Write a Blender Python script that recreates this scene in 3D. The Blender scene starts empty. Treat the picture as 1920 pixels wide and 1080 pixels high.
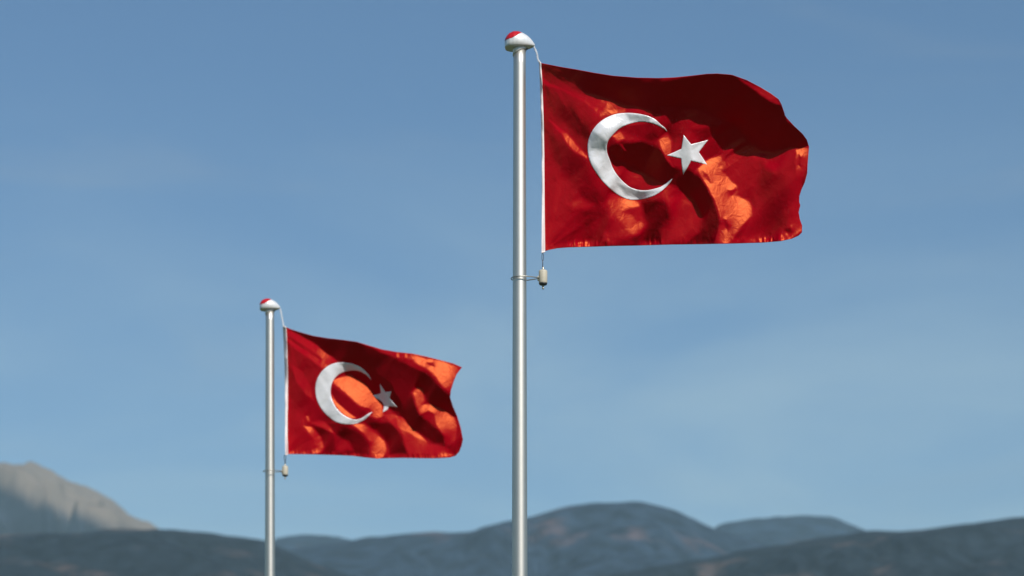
import bpy, bmesh, math
import numpy as np
from mathutils import Vector
from mathutils.geometry import delaunay_2d_cdt

C = bpy.context.scene.collection
SC = bpy.context.scene
R = math.radians

# ------------------------------------------------------------------ camera
CAM_Z = 1.6                 # eye height
FPX = 4500.0                # focal length in photo pixels (1920 wide)
HZ = 1657.0                 # image row of the true horizon (below the frame)
DN, DF = 19.3, 28.1         # distance of the near / the far flagpole

cam_d = bpy.data.cameras.new('camera')
cam = bpy.data.objects.new('camera', cam_d)
C.objects.link(cam)
cam.location = (0, 0, CAM_Z)
cam.rotation_euler = (R(90), 0, 0)
cam_d.sensor_width = 36.0
cam_d.lens = 36.0 * FPX / 1920.0
cam_d.shift_y = (HZ - 540.0) / 1920.0
cam_d.clip_start = 0.5
cam_d.clip_end = 120000.0
cam_d.dof.use_dof = True
cam_d.dof.focus_distance = DN
cam_d.dof.aperture_fstop = 1.75
SC.camera = cam

# ------------------------------------------------------------------ sky, sun, exposure
SUN_EL, SUN_AZ = 40.0, 28.0     # elevation; azimuth to the right of the line behind the camera
world = bpy.data.worlds.new('World')
SC.world = world
world.use_nodes = True
wn, wl = world.node_tree.nodes, world.node_tree.links
wn.clear()
w_out = wn.new('ShaderNodeOutputWorld')
w_bg = wn.new('ShaderNodeBackground')
w_bg.inputs['Strength'].default_value = 0.075
sky = wn.new('ShaderNodeTexSky')
sky.sky_type = 'NISHITA'
sky.sun_disc = False
sky.sun_elevation = R(SUN_EL)
sky.sun_rotation = R(180.0 - SUN_AZ)
sky.altitude = 50
sky.air_density = 1.2
sky.dust_density = 0.1
sky.ozone_density = 10.0
# thin high cirrus: stretched noise over the sky directions
w_tc = wn.new('ShaderNodeTexCoord')
w_map = wn.new('ShaderNodeMapping')
w_map.inputs['Rotation'].default_value = (0, R(-14), 0)
w_map.inputs['Scale'].default_value = (3.2, 3.2, 17.0)
w_noi = wn.new('ShaderNodeTexNoise')
w_noi.inputs['Scale'].default_value = 1.6
w_noi.inputs['Detail'].default_value = 6.0
w_noi.inputs['Distortion'].default_value = 0.7
w_ramp = wn.new('ShaderNodeMapRange')
w_ramp.interpolation_type = 'SMOOTHSTEP'
w_ramp.inputs['From Min'].default_value = 0.50
w_ramp.inputs['From Max'].default_value = 0.85
w_ramp.inputs['To Min'].default_value = 0.0
w_ramp.inputs['To Max'].default_value = 0.22
w_mix = wn.new('ShaderNodeMixRGB')
w_mix.inputs['Color2'].default_value = (4.6, 5.0, 5.3, 1)
wl.new(w_tc.outputs['Generated'], w_map.inputs['Vector'])
wl.new(w_map.outputs['Vector'], w_noi.inputs['Vector'])
wl.new(w_noi.outputs['Fac'], w_ramp.inputs['Value'])
wl.new(w_ramp.outputs['Result'], w_mix.inputs['Fac'])
wl.new(sky.outputs['Color'], w_mix.inputs['Color1'])
w_sep = wn.new('ShaderNodeSeparateXYZ')
w_low = wn.new('ShaderNodeMapRange')
w_low.interpolation_type = 'SMOOTHSTEP'
w_low.inputs['From Min'].default_value = 0.33
w_low.inputs['From Max'].default_value = 0.10
w_map2 = wn.new('ShaderNodeMapping')
w_map2.inputs['Rotation'].default_value = (0, R(-9), 0)
w_map2.inputs['Location'].default_value = (0.35, 0, 0)
w_map2.inputs['Scale'].default_value = (5.0, 5.0, 16.0)
w_n2 = wn.new('ShaderNodeTexNoise')
w_n2.inputs['Scale'].default_value = 1.0
w_n2.inputs['Detail'].default_value = 5.0
w_n2.inputs['Distortion'].default_value = 0.4
w_r2 = wn.new('ShaderNodeMapRange')
w_r2.interpolation_type = 'SMOOTHSTEP'
w_r2.inputs['From Min'].default_value = 0.38
w_r2.inputs['From Max'].default_value = 0.78
w_r2.inputs['To Min'].default_value = 0.10
w_r2.inputs['To Max'].default_value = 0.75
w_mul = wn.new('ShaderNodeMath')
w_mul.operation = 'MULTIPLY'
w_mix2 = wn.new('ShaderNodeMixRGB')
w_mix2.inputs['Color2'].default_value = (6.0, 7.6, 8.2, 1)
wl.new(w_tc.outputs['Generated'], w_sep.inputs['Vector'])
wl.new(w_sep.outputs['Z'], w_low.inputs['Value'])
wl.new(w_tc.outputs['Generated'], w_map2.inputs['Vector'])
wl.new(w_map2.outputs['Vector'], w_n2.inputs['Vector'])
wl.new(w_n2.outputs['Fac'], w_r2.inputs['Value'])
wl.new(w_low.outputs['Result'], w_mul.inputs[0])
wl.new(w_r2.outputs['Result'], w_mul.inputs[1])
wl.new(w_mul.outputs['Value'], w_mix2.inputs['Fac'])
wl.new(w_mix.outputs['Color'], w_mix2.inputs['Color1'])
wl.new(w_mix2.outputs['Color'], w_bg.inputs['Color'])
wl.new(w_bg.outputs['Background'], w_out.inputs['Surface'])

sun_d = bpy.data.lights.new('sun', 'SUN')
sun_d.energy = 4.7
sun_d.angle = R(0.53)
sun_d.color = (1.0, 0.955, 0.90)
sun = bpy.data.objects.new('sun', sun_d)
C.objects.link(sun)
LV = Vector((math.sin(R(SUN_AZ)) * math.cos(R(SUN_EL)), -math.cos(R(SUN_AZ)) * math.cos(R(SUN_EL)), math.sin(R(SUN_EL))))
sun.location = LV * 60
sun.rotation_euler = LV.to_track_quat('Z', 'Y').to_euler()

SC.view_settings.view_transform = 'Standard'
SC.view_settings.look = 'None'
SC.view_settings.gamma = 1.0
SC.view_settings.exposure = 0.10
SC.render.engine = 'CYCLES'
SC.cycles.use_denoising = True
SC.cycles.max_bounces = 8
SC.cycles.volume_bounces = 1
SC.render.film_transparent = False


def px2w(px, py, Y):
    """photo pixel at depth Y -> metres (used to measure sizes off the photograph)"""
    return ((px - 960.0) / FPX * Y, Y, CAM_Z + (HZ - py) / FPX * Y)


# ------------------------------------------------------------------ materials
def mat(name):
    m = bpy.data.materials.new(name)
    m.use_nodes = True
    nt = m.node_tree
    return m, nt, nt.nodes['Principled BSDF']


def noise_bump(nt, bsdf, scale, strength, dist=0.002, detail=4.0, stretch=(1, 1, 1)):
    tc = nt.nodes.new('ShaderNodeTexCoord')
    mp = nt.nodes.new('ShaderNodeMapping')
    mp.inputs['Scale'].default_value = stretch
    n = nt.nodes.new('ShaderNodeTexNoise')
    n.inputs['Scale'].default_value = scale
    n.inputs['Detail'].default_value = detail
    b = nt.nodes.new('ShaderNodeBump')
    b.inputs['Strength'].default_value = strength
    b.inputs['Distance'].default_value = dist
    nt.links.new(tc.outputs['Object'], mp.inputs['Vector'])
    nt.links.new(mp.outputs['Vector'], n.inputs['Vector'])
    nt.links.new(n.outputs['Fac'], b.inputs['Height'])
    nt.links.new(b.outputs['Normal'], bsdf.inputs['Normal'])
    return n


def simple(name, col, rough=0.5, metal=0.0, var=0.12, nscale=30.0, spec=0.5):
    m, nt, b = mat(name)
    b.inputs['Roughness'].default_value = rough
    b.inputs['Metallic'].default_value = metal
    b.inputs['Specular IOR Level'].default_value = spec
    n = noise_bump(nt, b, nscale, 0.15)
    mx = nt.nodes.new('ShaderNodeMixRGB')
    mx.inputs['Color1'].default_value = (*[c * (1 - var) for c in col], 1)
    mx.inputs['Color2'].default_value = (*[min(1, c * (1 + var)) for c in col], 1)
    nt.links.new(n.outputs['Fac'], mx.inputs['Fac'])
    nt.links.new(mx.outputs['Color'], b.inputs['Base Color'])
    return m


def satin(name, base, gloss, gmix, rough, trans=0.0):
    """dyed satin: diffuse threads + a coloured glossy lobe from the floating warp"""
    m = bpy.data.materials.new(name)
    m.use_nodes = True
    nt = m.node_tree
    nt.nodes.clear()
    N, L = nt.nodes, nt.links
    out = N.new('ShaderNodeOutputMaterial')
    dif = N.new('ShaderNodeBsdfDiffuse')
    dif.inputs['Roughness'].default_value = 0.3
    gl = N.new('ShaderNodeBsdfGlossy')
    gl.inputs['Color'].default_value = (*gloss, 1)
    gl.inputs['Roughness'].default_value = rough
    gl.distribution = 'BECKMANN'
    tr = N.new('ShaderNodeBsdfTranslucent')
    mx = N.new('ShaderNodeMixShader')
    mx.inputs['Fac'].default_value = gmix
    mt = N.new('ShaderNodeMixShader')
    mt.inputs['Fac'].default_value = trans
    tc = N.new('ShaderNodeTexCoord')
    n1 = N.new('ShaderNodeTexNoise')
    n1.inputs['Scale'].default_value = 9.0
    n1.inputs['Detail'].default_value = 5.0
    cm = N.new('ShaderNodeMixRGB')
    cm.inputs['Color1'].default_value = (*[c * 0.92 for c in base], 1)
    cm.inputs['Color2'].default_value = (*[min(1, c * 1.06) for c in base], 1)
    # soft creases
    mp = N.new('ShaderNodeMapping')
    mp.inputs['Scale'].default_value = (1.0, 1.0, 1.0)
    mp.inputs['Rotation'].default_value = (0, R(35), 0)
    n2 = N.new('ShaderNodeTexNoise')
    n2.inputs['Scale'].default_value = 16.0
    n2.inputs['Detail'].default_value = 3.0
    n2.inputs['Distortion'].default_value = 0.8
    bp = N.new('ShaderNodeBump')
    bp.inputs['Strength'].default_value = 0.20
    bp.inputs['Distance'].default_value = 0.02
    L.new(tc.outputs['Object'], n1.inputs['Vector'])
    L.new(n1.outputs['Fac'], cm.inputs['Fac'])
    L.new(tc.outputs['Object'], mp.inputs['Vector'])
    L.new(mp.outputs['Vector'], n2.inputs['Vector'])
    L.new(n2.outputs['Fac'], bp.inputs['Height'])
    for s in (dif, gl, tr):
        L.new(bp.outputs['Normal'], s.inputs['Normal'])
    L.new(cm.outputs['Color'], dif.inputs['Color'])
    L.new(cm.outputs['Color'], tr.inputs['Color'])
    L.new(dif.outputs['BSDF'], mt.inputs[1])
    L.new(tr.outputs['BSDF'], mt.inputs[2])
    L.new(mt.outputs['Shader'], mx.inputs[1])
    L.new(gl.outputs['BSDF'], mx.inputs[2])
    L.new(mx.outputs['Shader'], out.inputs['Surface'])
    return m


M = {}
M['red_satin'] = satin('red_satin', (0.40, 0.0008, 0.0115), (1.0, 0.30, 0.085), 0.058, 0.41, 0.003)
M['white_satin'] = satin('white_satin', (0.86, 0.84, 0.85), (1.0, 1.0, 1.0), 0.09, 0.36, 0.03)
M['tape'] = simple('hoist_tape', (0.80, 0.72, 0.70), 0.8, nscale=60)
M['alu'] = simple('satin_aluminium', (0.60, 0.58, 0.525), 0.50, 1.0, 0.05, 14)
M['alu_cast'] = simple('cast_aluminium', (0.80, 0.79, 0.77), 0.42, 0.3, 0.06, 40)
M['red_paint'] = simple('red_plastic', (0.50, 0.006, 0.012), 0.4, nscale=50)
M['rope'] = simple('white_rope', (0.80, 0.82, 0.84), 0.6, nscale=90)
M['steel'] = simple('steel_wire', (0.40, 0.38, 0.32), 0.38, 0.8, nscale=80)
M['dark_steel'] = simple('dark_steel', (0.10, 0.10, 0.11), 0.4, 0.7, nscale=80)
M['weight'] = simple('cream_plastic', (0.52, 0.47, 0.36), 0.55, nscale=60)
M['concrete'] = simple('concrete', (0.32, 0.31, 0.29), 0.9, nscale=12)


# ------------------------------------------------------------------ object helpers
def link(name, verts, faces, m, parent=None, smooth=True, loc=None):
    me = bpy.data.meshes.new(name)
    me.from_pydata([tuple(v) for v in verts], [], [tuple(f) for f in faces])
    me.update()
    if smooth:
        me.polygons.foreach_set('use_smooth', [True] * len(me.polygons))
    me.materials.append(m)
    o = bpy.data.objects.new(name, me)
    C.objects.link(o)
    if parent is not None:
        o.parent = parent
    if loc is not None:
        o.location = loc
    return o


def tag(o, label, cat, group=None):
    o['label'] = label
    o['category'] = cat
    if group:
        o['group'] = group
    return o


def thing(name, loc, label, cat, group=None):
    o = bpy.data.objects.new(name, None)
    o.empty_display_size = 0.3
    C.objects.link(o)
    o.location = loc
    return tag(o, label, cat, group)


def lathe(prof, seg=48, cx=0.0, cy=0.0):
    """profile [(r, z)...] -> verts, faces (closed with caps)"""
    v, f = [], []
    for r, z in prof:
        for k in range(seg):
            a = 2 * math.pi * k / seg
            v.append((cx + r * math.cos(a), cy + r * math.sin(a), z))
    for i in range(len(prof) - 1):
        for k in range(seg):
            k2 = (k + 1) % seg
            f.append((i * seg + k, i * seg + k2, (i + 1) * seg + k2, (i + 1) * seg + k))
    f.append(tuple(reversed(range(seg))))
    f.append(tuple(range((len(prof) - 1) * seg, len(prof) * seg)))
    return v, f


def tube(path, r, seg=10, closed=False, v=None, f=None):
    v = [] if v is None else v
    f = [] if f is None else f
    base = len(v)
    P = [Vector(p) for p in path]
    n = len(P)
    up = None
    for i, p in enumerate(P):
        if closed:
            t = (P[(i + 1) % n] - P[i - 1]).normalized()
        else:
            t = (P[min(i + 1, n - 1)] - P[max(i - 1, 0)]).normalized()
        if up is None:
            up = t.orthogonal().normalized()
        up = (up - t * up.dot(t)).normalized()
        b = t.cross(up)
        rr = r[i] if isinstance(r, (list, tuple)) else r
        for k in range(seg):
            a = 2 * math.pi * k / seg
            v.append(tuple(p + (up * math.cos(a) + b * math.sin(a)) * rr))
    m = n if closed else n - 1
    for i in range(m):
        j = (i + 1) % n
        for k in range(seg):
            k2 = (k + 1) % seg
            f.append((base + i * seg + k, base + i * seg + k2, base + j * seg + k2, base + j * seg + k))
    if not closed:
        f.append(tuple(base + k for k in reversed(range(seg))))
        f.append(tuple(base + (n - 1) * seg + k for k in range(seg)))
    return v, f


def catmull(pts, per=8, closed=False):
    P = np.array(pts, float)
    n = len(P)
    out = []
    rng = range(n if closed else n - 1)
    for i in rng:
        p0 = P[i - 1] if (closed or i > 0) else 2 * P[0] - P[1]
        p1 = P[i]
        p2 = P[(i + 1) % n]
        p3 = P[(i + 2) % n] if (closed or i + 2 < n) else 2 * P[-1] - P[-2]
        for t in np.linspace(0, 1, per, endpoint=False):
            out.append(0.5 * (2 * p1 + (p2 - p0) * t + (2 * p0 - 5 * p1 + 4 * p2 - p3) * t * t
                              + (3 * p1 - 3 * p2 + p3 - p0) * t ** 3))
    if not closed:
        out.append(P[-1])
    return np.array(out)


def resample(P, n):
    P = np.asarray(P, float)
    d = np.r_[0, np.cumsum(np.hypot(*np.diff(P, axis=0).T))]
    s = np.linspace(0, d[-1], n)
    return np.c_[np.interp(s, d, P[:, 0]), np.interp(s, d, P[:, 1])]


# ------------------------------------------------------------------ numpy noise
class Noise2:
    def __init__(self, seed):
        self.g = np.random.RandomState(seed).rand(256, 256)

    def __call__(self, x, y):
        x = np.asarray(x, float)
        y = np.asarray(y, float)
        xi, yi = np.floor(x).astype(int), np.floor(y).astype(int)
        fx, fy = x - xi, y - yi
        fx, fy = fx * fx * fx * (fx * (fx * 6 - 15) + 10), fy * fy * fy * (fy * (fy * 6 - 15) + 10)
        g = self.g
        a, b = g[yi & 255, xi & 255], g[yi & 255, (xi + 1) & 255]
        c, d = g[(yi + 1) & 255, xi & 255], g[(yi + 1) & 255, (xi + 1) & 255]
        return (a * (1 - fx) + b * fx) * (1 - fy) + (c * (1 - fx) + d * fx) * fy * 1.0

    def fbm(self, x, y, o=5, ridged=False):
        s, a, t = 0.0, 1.0, 0.0
        for k in range(o):
            v = self(x * 2 ** k + 17.3 * k, y * 2 ** k + 9.1 * k)
            if ridged:
                v = 1 - np.sqrt((2 * v - 1) ** 2 + 0.015)
            s = s + a * v
            t += a
            a *= 0.5
        return s / t


# ------------------------------------------------------------------ terrain
def terrain_mat(name, forest, bare, bare_amt, scale, rockline=None):
    m, nt, b = mat(name)
    N, L = nt.nodes, nt.links
    b.inputs['Roughness'].default_value = 0.95
    b.inputs['Specular IOR Level'].default_value = 0.1
    tc = N.new('ShaderNodeTexCoord')
    n1 = N.new('ShaderNodeTexNoise')
    n1.inputs['Scale'].default_value = scale
    n1.inputs['Detail'].default_value = 6
    n1.inputs['Roughness'].default_value = 0.6
    r1 = N.new('ShaderNodeMapRange')
    r1.interpolation_type = 'SMOOTHSTEP'
    r1.inputs['From Min'].default_value = 0.62 - bare_amt
    r1.inputs['From Max'].default_value = 0.80 - bare_amt
    n2 = N.new('ShaderNodeTexNoise')
    n2.inputs['Scale'].default_value = scale * 4.5
    n2.inputs['Detail'].default_value = 5
    fm = N.new('ShaderNodeMixRGB')
    fm.inputs['Color1'].default_value = (*[c * 0.65 for c in forest], 1)
    fm.inputs['Color2'].default_value = (*[c * 1.5 for c in forest], 1)
    cm = N.new('ShaderNodeMixRGB')
    cm.inputs['Color2'].default_value = (*bare, 1)
    L.new(tc.outputs['Object'], n1.inputs['Vector'])
    L.new(tc.outputs['Object'], n2.inputs['Vector'])
    L.new(n1.outputs['Fac'], r1.inputs['Value'])
    r2 = N.new('ShaderNodeMapRange')
    r2.inputs['From Min'].default_value = 0.36
    r2.inputs['From Max'].default_value = 0.64
    L.new(n2.outputs['Fac'], r2.inputs['Value'])
    L.new(r2.outputs['Result'], fm.inputs['Fac'])
    L.new(fm.outputs['Color'], cm.inputs['Color1'])
    fac = r1.outputs['Result']
    if rockline:
        # bare rock colour above a line broken by noise, darker colour below
        sx = N.new('ShaderNodeSeparateXYZ')
        L.new(tc.outputs['Object'], sx.inputs['Vector'])
        n3 = N.new('ShaderNodeTexNoise')
        n3.inputs['Scale'].default_value = 1 / 190.0
        n3.inputs['Detail'].default_value = 5
        m3 = N.new('ShaderNodeMapping')
        m3.inputs['Scale'].default_value = (1.0, 0.4, 0.28)      # stretches the dark patches into streaks down the slope
        L.new(tc.outputs['Object'], m3.inputs['Vector'])
        L.new(m3.outputs['Vector'], n3.inputs['Vector'])
        ad = N.new('ShaderNodeMath')
        ad.operation = 'MULTIPLY_ADD'
        ad.inputs[1].default_value = rockline[1]
        L.new(n3.outputs['Fac'], ad.inputs[0])
        L.new(sx.outputs['Z'], ad.inputs[2])
        # the colour boundary drops towards the right
        ax = N.new('ShaderNodeMath')
        ax.operation = 'MULTIPLY_ADD'
        ax.inputs[1].default_value = rockline[2]
        L.new(sx.outputs['X'], ax.inputs[0])
        L.new(ad.outputs[0], ax.inputs[2])
        r3 = N.new('ShaderNodeMapRange')
        r3.interpolation_type = 'SMOOTHSTEP'
        r3.inputs['From Min'].default_value = rockline[0] - 30
        r3.inputs['From Max'].default_value = rockline[0] + 30
        L.new(ax.outputs[0], r3.inputs['Value'])
        fac = r3.outputs['Result']
    L.new(fac, cm.inputs['Fac'])
    L.new(cm.outputs['Color'], b.inputs['Base Color'])
    return m


def ridge(name, crest, D, front, back, m, seed, spur=0.10, spur_len=500.0, rough=6.0, xr=(-2600, 4500), step=6.0, bow=0.0, rows=110):
    """a real range of hills: skyline heights measured off the photo, spurs and gullies down its flanks"""
    nz = Noise2(seed)
    cp = catmull(crest, 10)
    px = np.arange(xr[0], xr[1], step)
    order = np.argsort(cp[:, 0])
    cy = np.interp(px, cp[order, 0], cp[order, 1])
    Hc = (HZ - cy) / FPX * D + CAM_Z
    Xc = (px - 960) / FPX * D
    t = np.r_[-np.linspace(1, 0, rows) ** 1.5, np.linspace(0, 1, rows // 3)[1:]]
    X, T = np.meshgrid(Xc, t)
    H = np.tile(Hc, (len(t), 1))
    Y = D + np.where(T < 0, T * front, T * back)
    u = np.abs(T)
    fall = np.where(T < 0, (1 - u) ** 1.0 * (1 + 0.28 * u * (1 - u) * 2), (1 - u) ** 1.3)
    wx = (nz.fbm(X / (spur_len * 1.7) + 3, Y / (spur_len * 1.7) + 5, 3) - 0.5) * spur_len * 1.6
    sp = nz.fbm((X + wx) / spur_len + 40, (Y - wx) / (spur_len * 2.0) + 11, 6, True) - 0.58
    Z = H * fall + H * spur * sp * np.clip(u * 4, 0, 1) * (1 - u) * 2.2
    # spurs may not stand above the skyline of their own ridge
    lim = (H - CAM_Z) * (Y / D) + CAM_Z - 6.0 * np.minimum(1, u * 12)
    Z = np.where((T < 0) & (Z > lim), lim - 0.12 * (Z - lim), Z)
    Z += (nz.fbm(X / 60.0, Y / 60.0, 3) - 0.5) * rough * 0.8
    X = X * (Y / D) ** 0.6
    Z = np.maximum(Z, -20)
    n, k = len(t), len(px)
    v = np.c_[X.ravel(), Y.ravel(), Z.ravel()]
    i = np.arange(n - 1)[:, None] * k + np.arange(k - 1)[None]
    f = np.c_[i.ravel(), (i + 1).ravel(), (i + k + 1).ravel(), (i + k).ravel()]
    o = link(name, v.tolist(), f.tolist(), m)
    o['kind'] = 'structure'
    return o


SCRUB = (0.040, 0.050, 0.036)
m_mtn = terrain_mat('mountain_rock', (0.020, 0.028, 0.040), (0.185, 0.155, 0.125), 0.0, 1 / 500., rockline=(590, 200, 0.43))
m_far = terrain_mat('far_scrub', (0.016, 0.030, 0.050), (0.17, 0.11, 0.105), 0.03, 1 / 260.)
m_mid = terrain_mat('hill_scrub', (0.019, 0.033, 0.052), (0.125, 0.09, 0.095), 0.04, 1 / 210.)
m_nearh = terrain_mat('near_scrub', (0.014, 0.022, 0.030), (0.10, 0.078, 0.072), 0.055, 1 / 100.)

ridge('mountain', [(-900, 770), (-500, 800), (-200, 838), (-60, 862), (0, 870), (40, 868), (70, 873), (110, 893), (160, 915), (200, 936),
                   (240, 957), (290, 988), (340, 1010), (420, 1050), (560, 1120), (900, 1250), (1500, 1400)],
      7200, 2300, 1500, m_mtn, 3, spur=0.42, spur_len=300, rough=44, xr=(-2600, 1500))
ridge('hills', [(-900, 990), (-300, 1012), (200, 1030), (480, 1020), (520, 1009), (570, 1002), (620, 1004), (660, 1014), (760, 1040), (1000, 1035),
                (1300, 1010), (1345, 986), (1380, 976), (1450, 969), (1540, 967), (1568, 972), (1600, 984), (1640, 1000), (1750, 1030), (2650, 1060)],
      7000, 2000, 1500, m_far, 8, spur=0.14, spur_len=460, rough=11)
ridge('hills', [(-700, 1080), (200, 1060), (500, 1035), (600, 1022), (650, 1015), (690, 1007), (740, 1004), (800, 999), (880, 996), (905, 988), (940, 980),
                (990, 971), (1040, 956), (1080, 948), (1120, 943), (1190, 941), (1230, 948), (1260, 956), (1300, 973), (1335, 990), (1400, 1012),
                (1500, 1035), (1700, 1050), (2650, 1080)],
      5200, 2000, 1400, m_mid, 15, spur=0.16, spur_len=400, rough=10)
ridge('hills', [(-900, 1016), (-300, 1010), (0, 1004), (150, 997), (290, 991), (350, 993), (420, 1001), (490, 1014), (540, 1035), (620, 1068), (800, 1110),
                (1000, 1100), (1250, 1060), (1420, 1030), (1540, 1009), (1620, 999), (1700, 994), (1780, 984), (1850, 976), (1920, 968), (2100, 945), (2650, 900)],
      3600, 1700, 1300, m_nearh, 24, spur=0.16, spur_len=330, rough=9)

# valley floor and the grass round the poles: one sheet out to the horizon
g_m = terrain_mat('ground_cover', (0.060, 0.075, 0.035), (0.22, 0.19, 0.13), 0.05, 1 / 9.)
rr = [0, 4, 8, 14, 20, 28, 40, 70, 150, 400, 1200, 4000, 12000, 30000]
gv, gf = [(0, 20, 0)], []
gn = Noise2(77)
S = 72
for r_ in rr[1:]:
    for k in range(S):
        a = 2 * math.pi * k / S
        x, y = r_ * math.cos(a), 20 + r_ * math.sin(a)
        z = 0.0 if r_ < 15 else -min(6.0, r_ * 0.004) * float(gn(x / 40 + 50, y / 40 + 50))
        gv.append((x, y, z))
for k in range(S):
    gf.append((0, 1 + k, 1 + (k + 1) % S))
for i in range(len(rr) - 2):
    for k in range(S):
        a, b = 1 + i * S + k, 1 + i * S + (k + 1) % S
        gf.append((a, a + S, b + S, b))
g = link('ground', gv, gf, g_m)
g['kind'] = 'structure'


# ------------------------------------------------------------------ flagpole (hardware sizes measured on the near pole)
U = DN / FPX                       # metres per photo pixel at the near pole
PX0 = 974.3                        # axis of the near pole
def rel(px, py):                   # photo pixel -> (x, z) relative to the pole axis / ground
    return ((px - PX0) * U, CAM_Z + (HZ - py) * U)


def finial_parts(parent):
    # pod-like truck: blunt round back on the left, low pointed nose on the right
    cut = 48
    def prof(x):                                   # x in photo px from the axis
        xs = [-28, -27.3, -26, -24, -19, -11, -3, 6, 14, 20, 25, 28.5]
        ts = [78, 75, 72.5, 69, 64, 60.6, 60.6, 63.2, 67.5, 72.5, 78.5, 83.5]
        bs = [87, 89.5, 90.6, 91, 91, 91, 90.6, 90, 89, 88, 87, 85.5]
        ws = [3, 8, 12.0, 15.5, 20.5, 23, 23, 20.5, 16, 11.5, 7, 2.2]
        return [np.interp(x, xs, q) for q in (ts, bs, ws)]
    X = -28 + 56.5 * (0.5 - 0.5 * np.cos(np.linspace(0, math.pi, 46)))
    seg = 40
    v, f = [], []
    def section(x, th, off=0.0):
        t, b, w = prof(x)
        skirt = b - (b - t) * 0.38
        s = math.sin(th)
        if s >= 0:
            yy = -w * math.cos(th)
            zz = skirt - (skirt - t) * s ** 0.9
        else:
            yy = -w * math.cos(th) * (1.0)
            zz = skirt + (b - skirt) * min(1.0, (-s) * 3.0)
            yy *= 1 - 0.06 * min(1.0, (-s) * 3.0)
        k = 1 + off / 20.0
        return (x * U * k, yy * U * k, CAM_Z + (HZ - zz + off) * U)
    for x in X:
        for k in range(seg):
            th = -math.pi / 2 + 2 * math.pi * k / seg
            # below the skirt sweep only side to side
            v.append(section(x, th))
    n = len(X)
    for i in range(n - 1):
        for k in range(seg):
            k2 = (k + 1) % seg
            f.append((i * seg + k, (i + 1) * seg + k, (i + 1) * seg + k2, i * seg + k2))
    f.append(tuple(range(seg)))
    f.append(tuple(reversed(range((n - 1) * seg, n * seg))))
    fin = link('finial', v, f, M['alu_cast'], parent)
    # red cap laid over the back of the dome
    v, f = [], []
    XC = np.linspace(-27.6, 4.5, 26)
    m = 25
    for x in XC:
        t, b, w = prof(x)
        skirt = b - (b - t) * 0.38
        line = np.interp(x, [-28, -24, -14, -5, 1, 4.5], [79.5, 79.5, 78.8, 74.0, 68.5, 64.5])
        line = max(t + 0.05, min(line, skirt - 0.1))
        s0 = max(0.0, min(1.0, (skirt - line) / (skirt - t))) ** (1 / 0.9)
        th0 = math.asin(s0)
        for j in range(m):
            v.append(section(x, th0 + (math.pi - 2 * th0) * j / (m - 1), 0.35))
    for i in range(len(XC) - 1):
        for j in range(m - 1):
            f.append((i * m + j, i * m + j + 1, (i + 1) * m + j + 1, (i + 1) * m + j))
    cap = link('finial_cap', v, f, M['red_paint'], fin)
    return fin


def flagpole(label):
    root = thing('flagpole', ((PX0 - 960) * U, DN, 0), label, 'flagpole', 'white metal flagpoles')
    ztop = rel(0, 88)[1]
    rt, rb = 11.6 * U, 14.6 * U
    prof = []
    z_at_b = rel(0, 1080)[1]
    for i in range(60):
        t = i / 59.0
        z = 0.02 + (ztop - 0.02) * t
        # tapers over its whole height
        r = np.interp(z, [0, z_at_b, rel(0, 560)[1], rel(0, 130)[1], ztop], [rb * 1.03, rb, 13.0 * U, rt, rt])
        prof.append((r, z))
    v, f = lathe(prof, 64)
    link('shaft', v, f, M['alu'], root)
    v, f = lathe([(0.17, 0.0), (0.17, 0.018), (0.162, 0.024), (0.085, 0.026), (0.085, 0.10), (0.078, 0.11)], 48)
    bp = link('base_plate', v, f, M['alu'], root)
    for k in range(4):
        a = math.pi / 4 + k * math.pi / 2
        v, f = lathe([(0.014, 0.02), (0.014, 0.045), (0.010, 0.05)], 6, 0.132 * math.cos(a), 0.132 * math.sin(a))
        link('bolt', v, f, M['dark_steel'], bp, smooth=False)
    # sleeve under the finial with an oblique lower edge
    seg = 48
    v, f = [], []
    r1 = rt + 1.3 * U
    for zt, rad in (('lo', r1), ('hi', r1), ('hi', rt * 0.9), ('lo', rt * 0.9)):
        for k in range(seg):
            a = 2 * math.pi * k / seg
            x = math.cos(a)
            z = rel(0, 89.5)[1] if zt == 'hi' else rel(0, 99.5 - 5.5 * x + 2.0 * math.sin(a))[1]
            v.append((rad * math.cos(a), rad * math.sin(a), z))
    for i in range(4):
        for k in range(seg):
            k2, j = (k + 1) % seg, (i + 1) % 4
            f.append((i * seg + k, i * seg + k2, j * seg + k2, j * seg + k))
    slv = link('sleeve', v, f, M['alu_cast'], root)
    v, f = tube([(11.8 * U, -3 * U, rel(0, 93)[1]), (15.2 * U, -4 * U, rel(0, 93)[1])], 1.5 * U, 8)
    link('bolt', v, f, M['dark_steel'], slv)
    finial_parts(root)
    return root


near_pole = flagpole('tall silver flagpole in the foreground, rising the full height of the picture')


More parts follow.
